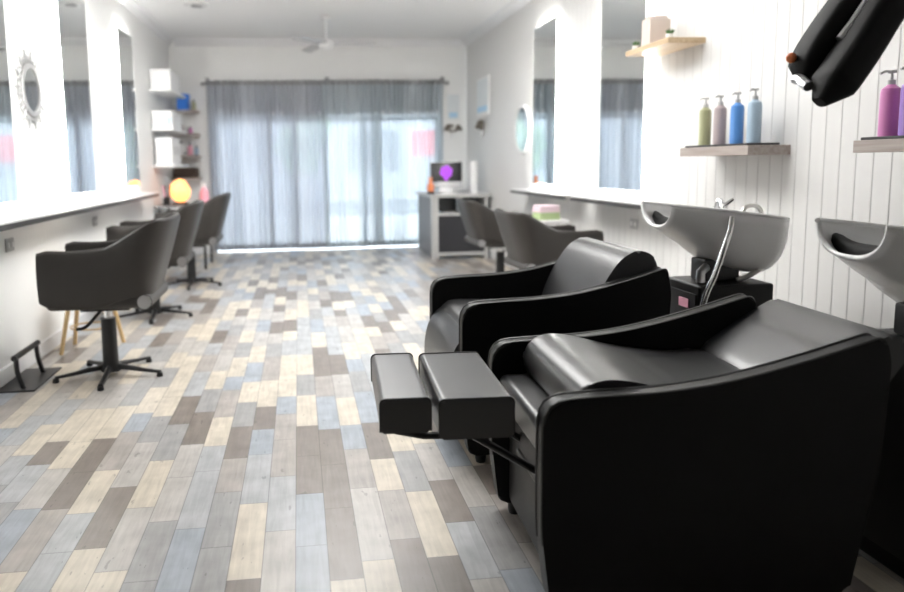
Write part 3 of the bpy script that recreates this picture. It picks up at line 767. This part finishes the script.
def small_bottle(loc, h, r, m, label):
    e = thing('bottle', label, 'bottle', loc, 0, 'small bottles on the corner shelves')
    G().lathe([(0, 0), (r, 0), (r, h*.7), (r*.4, h*.82), (0, h*.82)], n=16).done('body', m, e); G().lathe([(0, h*.82), (r*.45, h*.82), (r*.45, h), (0, h)], n=14).done('cap', 'steel', e)
small_bottle((-1.42, YB-.15, 2.03), .15, .03, 'b_green', 'small olive bottle beside the bright blue box')
small_bottle((-1.60, YB-.15, 1.71), .14, .035, 'b_rose', 'small taupe bottle on the second narrow shelf')
small_bottle((-1.48, YB-.15, 1.71), .10, .03, 'b_pink', 'tiny pink bottle on the second narrow shelf')
small_bottle((-1.62, YB-.15, 1.41), .20, .04, 'card', 'tall white bottle on the third narrow shelf')
small_bottle((-1.50, YB-.15, 1.41), .17, .035, 'pink', 'pink bottle standing by the tall white one on the third narrow shelf')
small_bottle((-1.41, YB-.15, 1.41), .13, .03, 'b_lblue', 'pale blue bottle at the curtain end of the third narrow shelf')
tag(G().box(-1.72, -1.40, YB-.27, YB-.03, 1.10, 1.24, .02, 3).done('woven_basket', 'brownweave'), 'dark woven basket on the lowest narrow corner shelf', 'basket')
# lamp table
tb = thing('side_table', 'small grey table in the far left corner carrying the orange salt lamp', 'table', (-1.42, 9.25, 0))
G().box(-.30, .30, -.35, .35, .76, .79, .004).done('tabletop', 'deskgrey', tb)
for sx in (-1, 1):
    for sy in (-1, 1): G().tube([(.26*sx, .31*sy, 0), (.26*sx, .31*sy, .76)], .016, 10).done('leg', 'steel', tb)
sl = thing('salt_lamp', 'glowing orange salt lamp on the small corner table', 'lamp', (-1.45, 9.10, .79))
G().lathe([(0, 0), (.09, 0), (.095, .02), (.08, .03), (0, .03)], n=20).done('base', 'brownweave', sl)
G().ball((0, 0, .165), .13, 2, sc=(.95, .9, 1.12), jit=.06).done('crystal', 'salt', sl, angle=10)
v = thing('pink_flask', 'pink spray flask beside the salt lamp near the curtain', 'bottle', (-1.20, 9.42, .79))
G().lathe([(0, 0), (.06, 0), (.065, .02), (.06, .14), (.02, .20), (0, .20)], n=20).done('body', 'pink', v); G().box(-.03, .02, -.012, .012, .20, .25, .004).done('spray_head', 'card', v)
v = thing('black_brush_pot', 'dark pot of brushes left of the salt lamp', 'brush pot', (-1.60, 9.02, .79))
G().lathe([(0, 0), (.04, 0), (.045, .10), (.04, .10), (.036, .01), (0, .01)], n=18).done('pot', 'steel', v)
for k in range(4): G().tube([(.01*math.cos(k*2), .01*math.sin(k*2), .012), (.045*math.cos(k*2), .045*math.sin(k*2), .24)], [.006, .010], 8).done('brush', 'steel' if k % 2 else 'pink', v)

# ---------------------------------------------------------------- reception desk
dk = thing('reception_desk', 'pale reception desk with dark compartments near the right end of the curtains', 'desk', (1.70, 9.15, 0))
g = G(); g.box(0, .085, 0, .10, 0, .80, .004); g.box(.70, .74, 0, .5, 0, .80, .004); g.box(.085, .70, 0, .05, .045, .085, .003); g.box(.085, .70, 0, .05, .565, .605, .003)
g.done('frame', 'desk', dk)
G().box(.01, .05, .10, 1.15, .02, .80, .004).done('side_panel', 'deskgrey', dk)
G().box(-.02, .78, -.02, 1.18, .80, .84, .005).done('desktop', 'desk', dk)
G().box(.085, .70, .02, .04, .085, .565, .003).done('cupboard_door', 'deskdark', dk)
G().box(.085, .70, .30, .32, .605, .80).done('drawer_back', 'deskdark', dk)
G().box(.37, .40, .0, .30, .605, .80).done('divider', 'desk', dk)
cp = thing('computer', 'white all in one computer showing a purple picture on the reception desk', 'computer', (1.97, 9.55, .84), .02)
G().box(-.22, .22, 0, .025, .08, .42, .008).done('housing', 'lblue' if False else 'satin', cp)
G().box(-.213, .213, -.003, 0, .155, .412, .001).done('screen', 'screen', cp)
g = G()
for k in range(6):
    a = k*PI/3+.3; c = Vector((.045*math.cos(a), -.0045, .285+.045*math.sin(a)))
    g.lathe([(0, 0), (.042, 0), (.042, .0015), (0, .0015)], n=16, M=Matrix.Translation(c) @ Matrix.Rotation(PI/2, 4, 'X'))
g.lathe([(0, 0), (.03, 0), (.03, .0015), (0, .0015)], n=16, M=Matrix.Translation((0, -.0045, .20)) @ Matrix.Rotation(PI/2, 4, 'X'))
g.done('purple_flower_picture', 'purple', cp.children[1])
g = G(); g.prism([(-.005, 0), (.14, 0), (.14, .006), (.03, .012), (.035, .16), (.025, .16), (.015, .012)], -.09, .09, 'x'); g.done('stand', 'satin', cp)
v = thing('orange_ornament', 'orange ornament on a dark base beside the computer', 'ornament', (1.74, 9.45, .84))
G().lathe([(0, 0), (.05, 0), (.05, .03), (0, .03)], n=18).done('base', 'steel', v); G().lathe([(0, .03), (.045, .035), (.05, .10), (.02, .16), (.03, .21), (0, .22)], n=18).done('body', 'orange', v)
v = thing('cylinder_vase', 'tall white cylinder standing right of the computer', 'vase', (2.31, 9.40, .84))
G().lathe([(0, 0), (.045, 0), (.047, .01), (.047, .42), (.042, .42), (.040, .02), (0, .02)], n=22).done('body', 'card', v); G().lathe([(0, .40), (.0395, .40), (.0395, .41), (0, .41)], n=20).done('lid', 'greyplastic', v)
g = G(); g.box(-.09, .09, -.05, .05, 0, .02, .004); tag(g.done('keyboard', 'whiteplastic'), 'small white keyboard in front of the computer', 'keyboard').location = (1.97, 9.36, .84)
# pictures and dried flowers on the far right corner wall
def picture(loc, w, h, side, m, label):
    e = thing('framed_picture', label, 'picture', loc, PI/2 if side else 0)
    g = G(); g.box(-w/2, w/2, -.02, 0, -h/2, h/2, .004); g.done('frame', 'card', e)
    G().box(-w/2+.025, w/2-.025, -.0225, -.0205, -h/2+.025, h/2-.025).done('print', 'lightprint', e)
    G().box(-w/2+.05, w/2-.05, -.0245, -.0228, -h/2+.05, -h/2+.12).done('blue_band', m, e)
MT['lightprint'] = mat('pale_print', (.74, .78, .80), .5, var=.06, vscale=9)
def dried_bunch(loc, r, n, label, wall):
    e = thing('dried_flowers', label, 'flowers', loc)
    g = G(); f = G()
    for k in range(n):
        a = random.uniform(-1.3, 1.3); l = random.uniform(.6, 1)*r; p = Vector((l*math.sin(a), -.03-random.random()*.05, .02+l*math.cos(a)*.8))
        g.tube([(0, -.03, .0), p*.5+Vector((0, -.01, 0)), p], .003, 5); G().ball(p, random.uniform(.018, .034), 1, jit=.2).done('flower_head', 'dried', e, angle=10)
    g.done('stems', 'dried', e)
    G().lathe([(0, -.07), (.018, -.07), (.026, 0), (.022, .01), (0, .01)], c=(0, -.03, 0), n=16).done('holder', 'card', e)
picture((2.30, YB, 2.06), .22, .40, 0, 'lblue', 'pale framed print on the curtain wall beside the right corner')
picture((XR, 9.6, 2.12), .60, .50, 0, 'lblue', 'pale framed print on the right wall beside the corner')
bpy.data.objects[-1] if False else None
for o_ in list(COL.objects):
    if o_.name.startswith('framed_picture') and o_.location.x > 2.45: o_.rotation_euler = (0, 0, -PI/2)
dried_bunch((2.28, YB, 1.68), .14, 16, 'dried flowers in a wall holder under the print beside the curtain', 0)
dried_bunch((2.44, 9.60, 1.66), .15, 18, 'dried flowers in a wall holder near the right corner above the desk', 1)
for o_ in COL.objects:
    if o_.name.startswith('dried_flowers') and o_.location.x > 2.4: o_.rotation_euler = (0, 0, -PI/2); o_.location.x = XR
